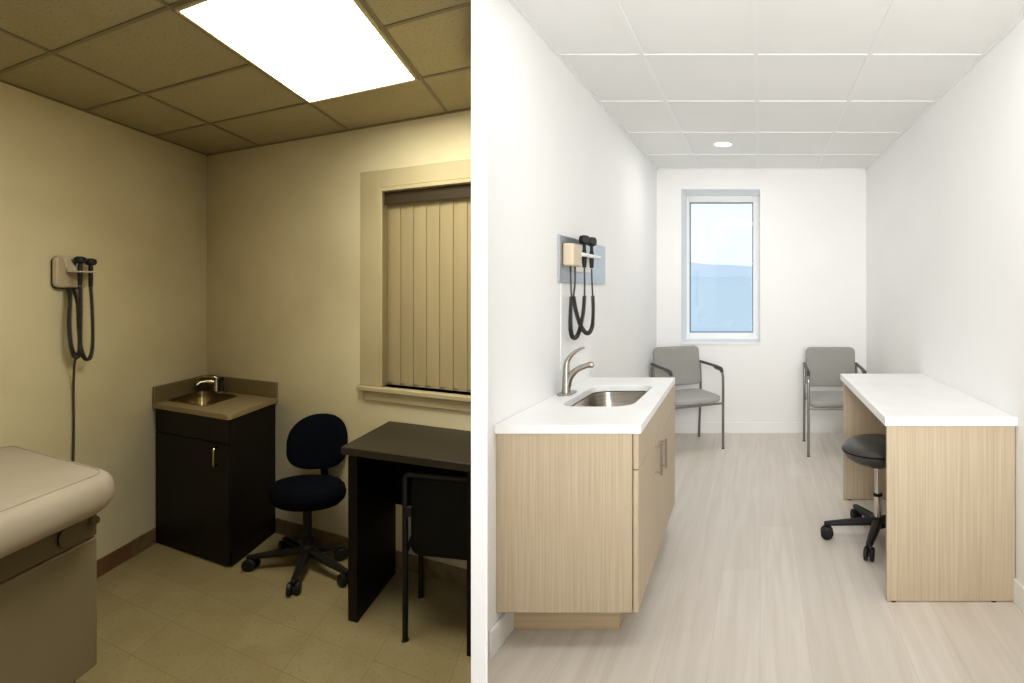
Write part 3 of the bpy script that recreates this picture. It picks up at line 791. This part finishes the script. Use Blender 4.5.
# ---- pale oak desk with white top
ndk = thing('desk', 'pale oak desk with thick white top along the right wall of the bright room', 'desk', (.85, 3.35, 0))
MB().prism([(.557, 2.672), (xr(2.672) - .002, 2.672), (xr(4.07) - .002, 4.07), (.545, 4.07)], .793, .833).build('desktop', M['quartz'], ndk, bevel=.0025)
MB().box(.570, xr(2.72) - .004, 2.692, 2.717, .004, .7925).build('end_panel', M['oak'], ndk, bevel=.0015)
MB().box(.558, xr(4.03) - .004, 4.0, 4.025, .004, .7925).build('end_panel', M['oak'], ndk, bevel=.0015)
MB().prism([(xr(2.72) - .024, 2.7175), (xr(2.72) - .005, 2.7175), (xr(3.999) - .005, 3.9995), (xr(3.999) - .024, 3.9995)], .30, .7925).build('back_panel', M['oak'], ndk)
for y in (2.70, 4.008):
    for x in (.60, 1.05):
        MB().lathe([(.012, 0), (.012, .0038)], (x, y, 0), 10).build('glide', M['black_plastic'], ndk)

# ---- charcoal stool under the desk
sx, sy = .662, 3.37
st = thing('rolling_stool', 'charcoal padded rolling stool with five-star base tucked under the white-topped desk', 'stool', (sx, sy, 0))
MB().lathe([(.03, .428), (.09, .430), (.14, .442), (.178, .466), (.197, .497), (.200, .515), (.190, .534), (.165, .552), (.125, .563), (.07, .568), (.01, .569)], (sx, sy, 0), 44).build('seat', M['stool_vinyl'], st, smooth=True, angle=80)
MB().tube([(sx + .1985*math.cos(2*PI*i/48), sy + .1985*math.sin(2*PI*i/48), .506) for i in range(49)], .0035, 6).build('piping', M['black_vinyl'], st.children[0], smooth=True)
MB().lathe([(.055, .412), (.055, .4285)], (sx, sy, 0), 20).build('seat_plate', M['black_metal'], st)
MB().lathe([(.019, .26), (.019, .412)], (sx, sy, 0), 18).build('piston', M['chrome'], st, smooth=True)
MB().lathe([(.026, .245), (.026, .2595)], (sx, sy, 0), 18).build('collar', M['black_plastic'], st, smooth=True)
MB().lathe([(.024, .13), (.024, .2445)], (sx, sy, 0), 18).build('gas_cylinder', M['chrome'], st, smooth=True)
MB().lathe([(.046, .075), (.05, .10), (.042, .125), (.032, .1295)], (sx, sy, 0), 20).build('base_hub', M['black_plastic'], st, smooth=True)
MB().tube(smooth_path([(sx + .03, sy, .418), (sx + .12, sy - .02, .405), (sx + .19, sy - .03, .40)], 5), .006, 8).build('lift_lever', M['black_metal'], st, smooth=True)
for k in range(5):
    a = math.radians(178 + 72*k)
    star_leg(sx, sy, sx + .285*math.cos(a), sy + .285*math.sin(a), .105, .088, st, M['black_plastic'], .036, M['black_plastic'], .028, .019)

# ---- grey guest chairs
GL1 = 'grey upholstered armchair turned toward the desk, in the far corner beyond the oak sink cabinet'
GL2 = 'grey upholstered armchair facing forward against the far wall, behind the white-topped desk'
gc = thing('guest_chair', GL1, 'chair', group='grey guest armchairs by the far wall')
HW = .240; RB, FB = .195, -.30      # y of rear and front legs (front is -y)
m = MB()
pad(m, rrect(-.236, .236, -.315, .200, .08, 6), .412, .470, .026, lambda a, b, t: (a, b, t + .02*(b < -.15)*0 - .10*max(0, -b - .2)**1.5 + .012*(b+.3)*0), .016)
m.build('seat', M['seat_fabric'], gc, smooth=True, angle=80)
def backfn(a, b, t):     # a: x, b: z
    return (a, .165 + t + (b - .5)*.16 - .35*a*a, b)
m = MB(); pad(m, rrect(-.228, .228, .515, .872, .045, 6), -.02, .02, .016, backfn, .004)
m.build('backrest', M['grey_fabric'], gc, smooth=True, angle=80)
for s in (-1, 1):
    # front leg rises into the arm; rear leg carries the back
    x = s*HW
    fl = arc_path([(x, FB, .006), (x, FB, .685), (x, FB + .17, .70)], .07, 7)
    MB().tube(fl, .0115, 10).build('leg', M['chair_metal'], gc, smooth=True)
    MB().tube([(x, RB + .02, .006), (x, RB - .02, .45), (x, RB - .012, .60), (x, RB + .0, .704)], .0115, 10).build('leg', M['chair_metal'], gc, smooth=True)
    ap = arc_path([(x, FB + .018, .672), (x, FB + .035, .706), (x, FB + .14, .714), (x, RB - .0, .722)], .03, 5)
    MB().tube(ap, .0155, 10, flat=.75).build('armrest', M['arm_black'], gc, smooth=True)
    MB().lathe([(.014, 0), (.014, .006)], (x, FB, 0), 12).build('foot_cap', M['black_plastic'], gc)
    MB().lathe([(.014, 0), (.014, .006)], (x, RB + .02, 0), 12).build('foot_cap', M['black_plastic'], gc)
    MB().tube([(s*.236, RB - .015, .55), (s*.19, RB - .01, .56)], .009, 8).build('back_bracket', M['chair_metal'], gc, smooth=True)
MB().tube([(-HW, FB, .40), (HW, FB, .40)], .009, 8).build('seat_rail', M['chair_metal'], gc, smooth=True)
MB().tube([(-HW, RB - .012, .40), (HW, RB - .012, .40)], .009, 8).build('seat_rail', M['chair_metal'], gc, smooth=True)
gc.location = (-.684, 5.435, 0); gc.rotation_euler = (0, 0, math.radians(30))
gc2 = dup(gc, (.648, 5.345, 0), 0, GL2)

# give the pieces along the window wall and the left wall axes of their own
def align(o, ang):
    R_ = Matrix.Rotation(-ang, 4, 'Z'); o.data.transform(R_)
    o.rotation_euler = (0, 0, ang)
angU = math.atan2(UY, UX); angW = math.atan2(WY, WX)
for o in list(COL.objects):
    if o.type == 'MESH' and o.parent is None and not o.children:
        if o.name in ('wall_back', 'baseboard_back'): align(o, angU)
        if o.name == 'wall_left': align(o, angW)

# ------------------------------------------------------------------ light
w = bpy.data.worlds.new('world'); sc.world = w; w.use_nodes = True
nt = w.node_tree; bg = nt.nodes['Background']
tcw = nt.nodes.new('ShaderNodeTexCoord'); sx_ = nt.nodes.new('ShaderNodeSeparateXYZ'); rp = nt.nodes.new('ShaderNodeValToRGB')
nt.links.new(tcw.outputs['Generated'], sx_.inputs[0]); nt.links.new(sx_.outputs['Z'], rp.inputs[0]); nt.links.new(rp.outputs[0], bg.inputs[0])
rp.color_ramp.elements[0].position = .12; rp.color_ramp.elements[0].color = (.93, .98, 1.0, 1)
rp.color_ramp.elements[1].position = .55; rp.color_ramp.elements[1].color = (.38, .64, 1.0, 1)
bg.inputs[1].default_value = 1.15

def area(name, loc, target, sx_, sy_, power, col, spread=180):
    l = bpy.data.lights.new(name, 'AREA'); l.shape = 'RECTANGLE'; l.size = sx_; l.size_y = sy_
    l.energy = power; l.color = col; l.spread = math.radians(spread)
    o = bpy.data.objects.new(name, l); COL.objects.link(o); o.location = loc
    o.rotation_euler = (Vector(target) - Vector(loc)).to_track_quat('-Z', 'Y').to_euler()
    return o
# unseen fill lights added to brighten the white room: overhead, behind and aimed up
area('fill_strip', (.05, 2.2, H2 - .02), (.05, 3.1, 0), 1.7, .3, 13, (1, .995, .985))
area('fill_behind', (.45, -.75, 1.9), (.1, 5.5, 1.1), 1.2, 1.2, 18, (1, .995, .985), 66)
area('fill_upward', (.25, -.3, .9), (.1, 3.4, 2.75), .8, .8, 9.5, (1, .995, .985), 100)
area('downlight_lamp', (DX, DY, H2 - .02), (DX, DY, 0), .12, .12, 6, (1, .97, .92))

# ------------------------------------------------------------------ render look
sc.view_settings.view_transform = 'Standard'; sc.view_settings.look = 'None'
sc.view_settings.exposure = 0; sc.view_settings.gamma = 1
cy_ = sc.cycles
cy_.max_bounces = 10; cy_.diffuse_bounces = 7; cy_.glossy_bounces = 4; cy_.transparent_max_bounces = 8
cy_.caustics_reflective = False; cy_.caustics_refractive = False
cy_.sample_clamp_indirect = 4
cy_.use_denoising = True
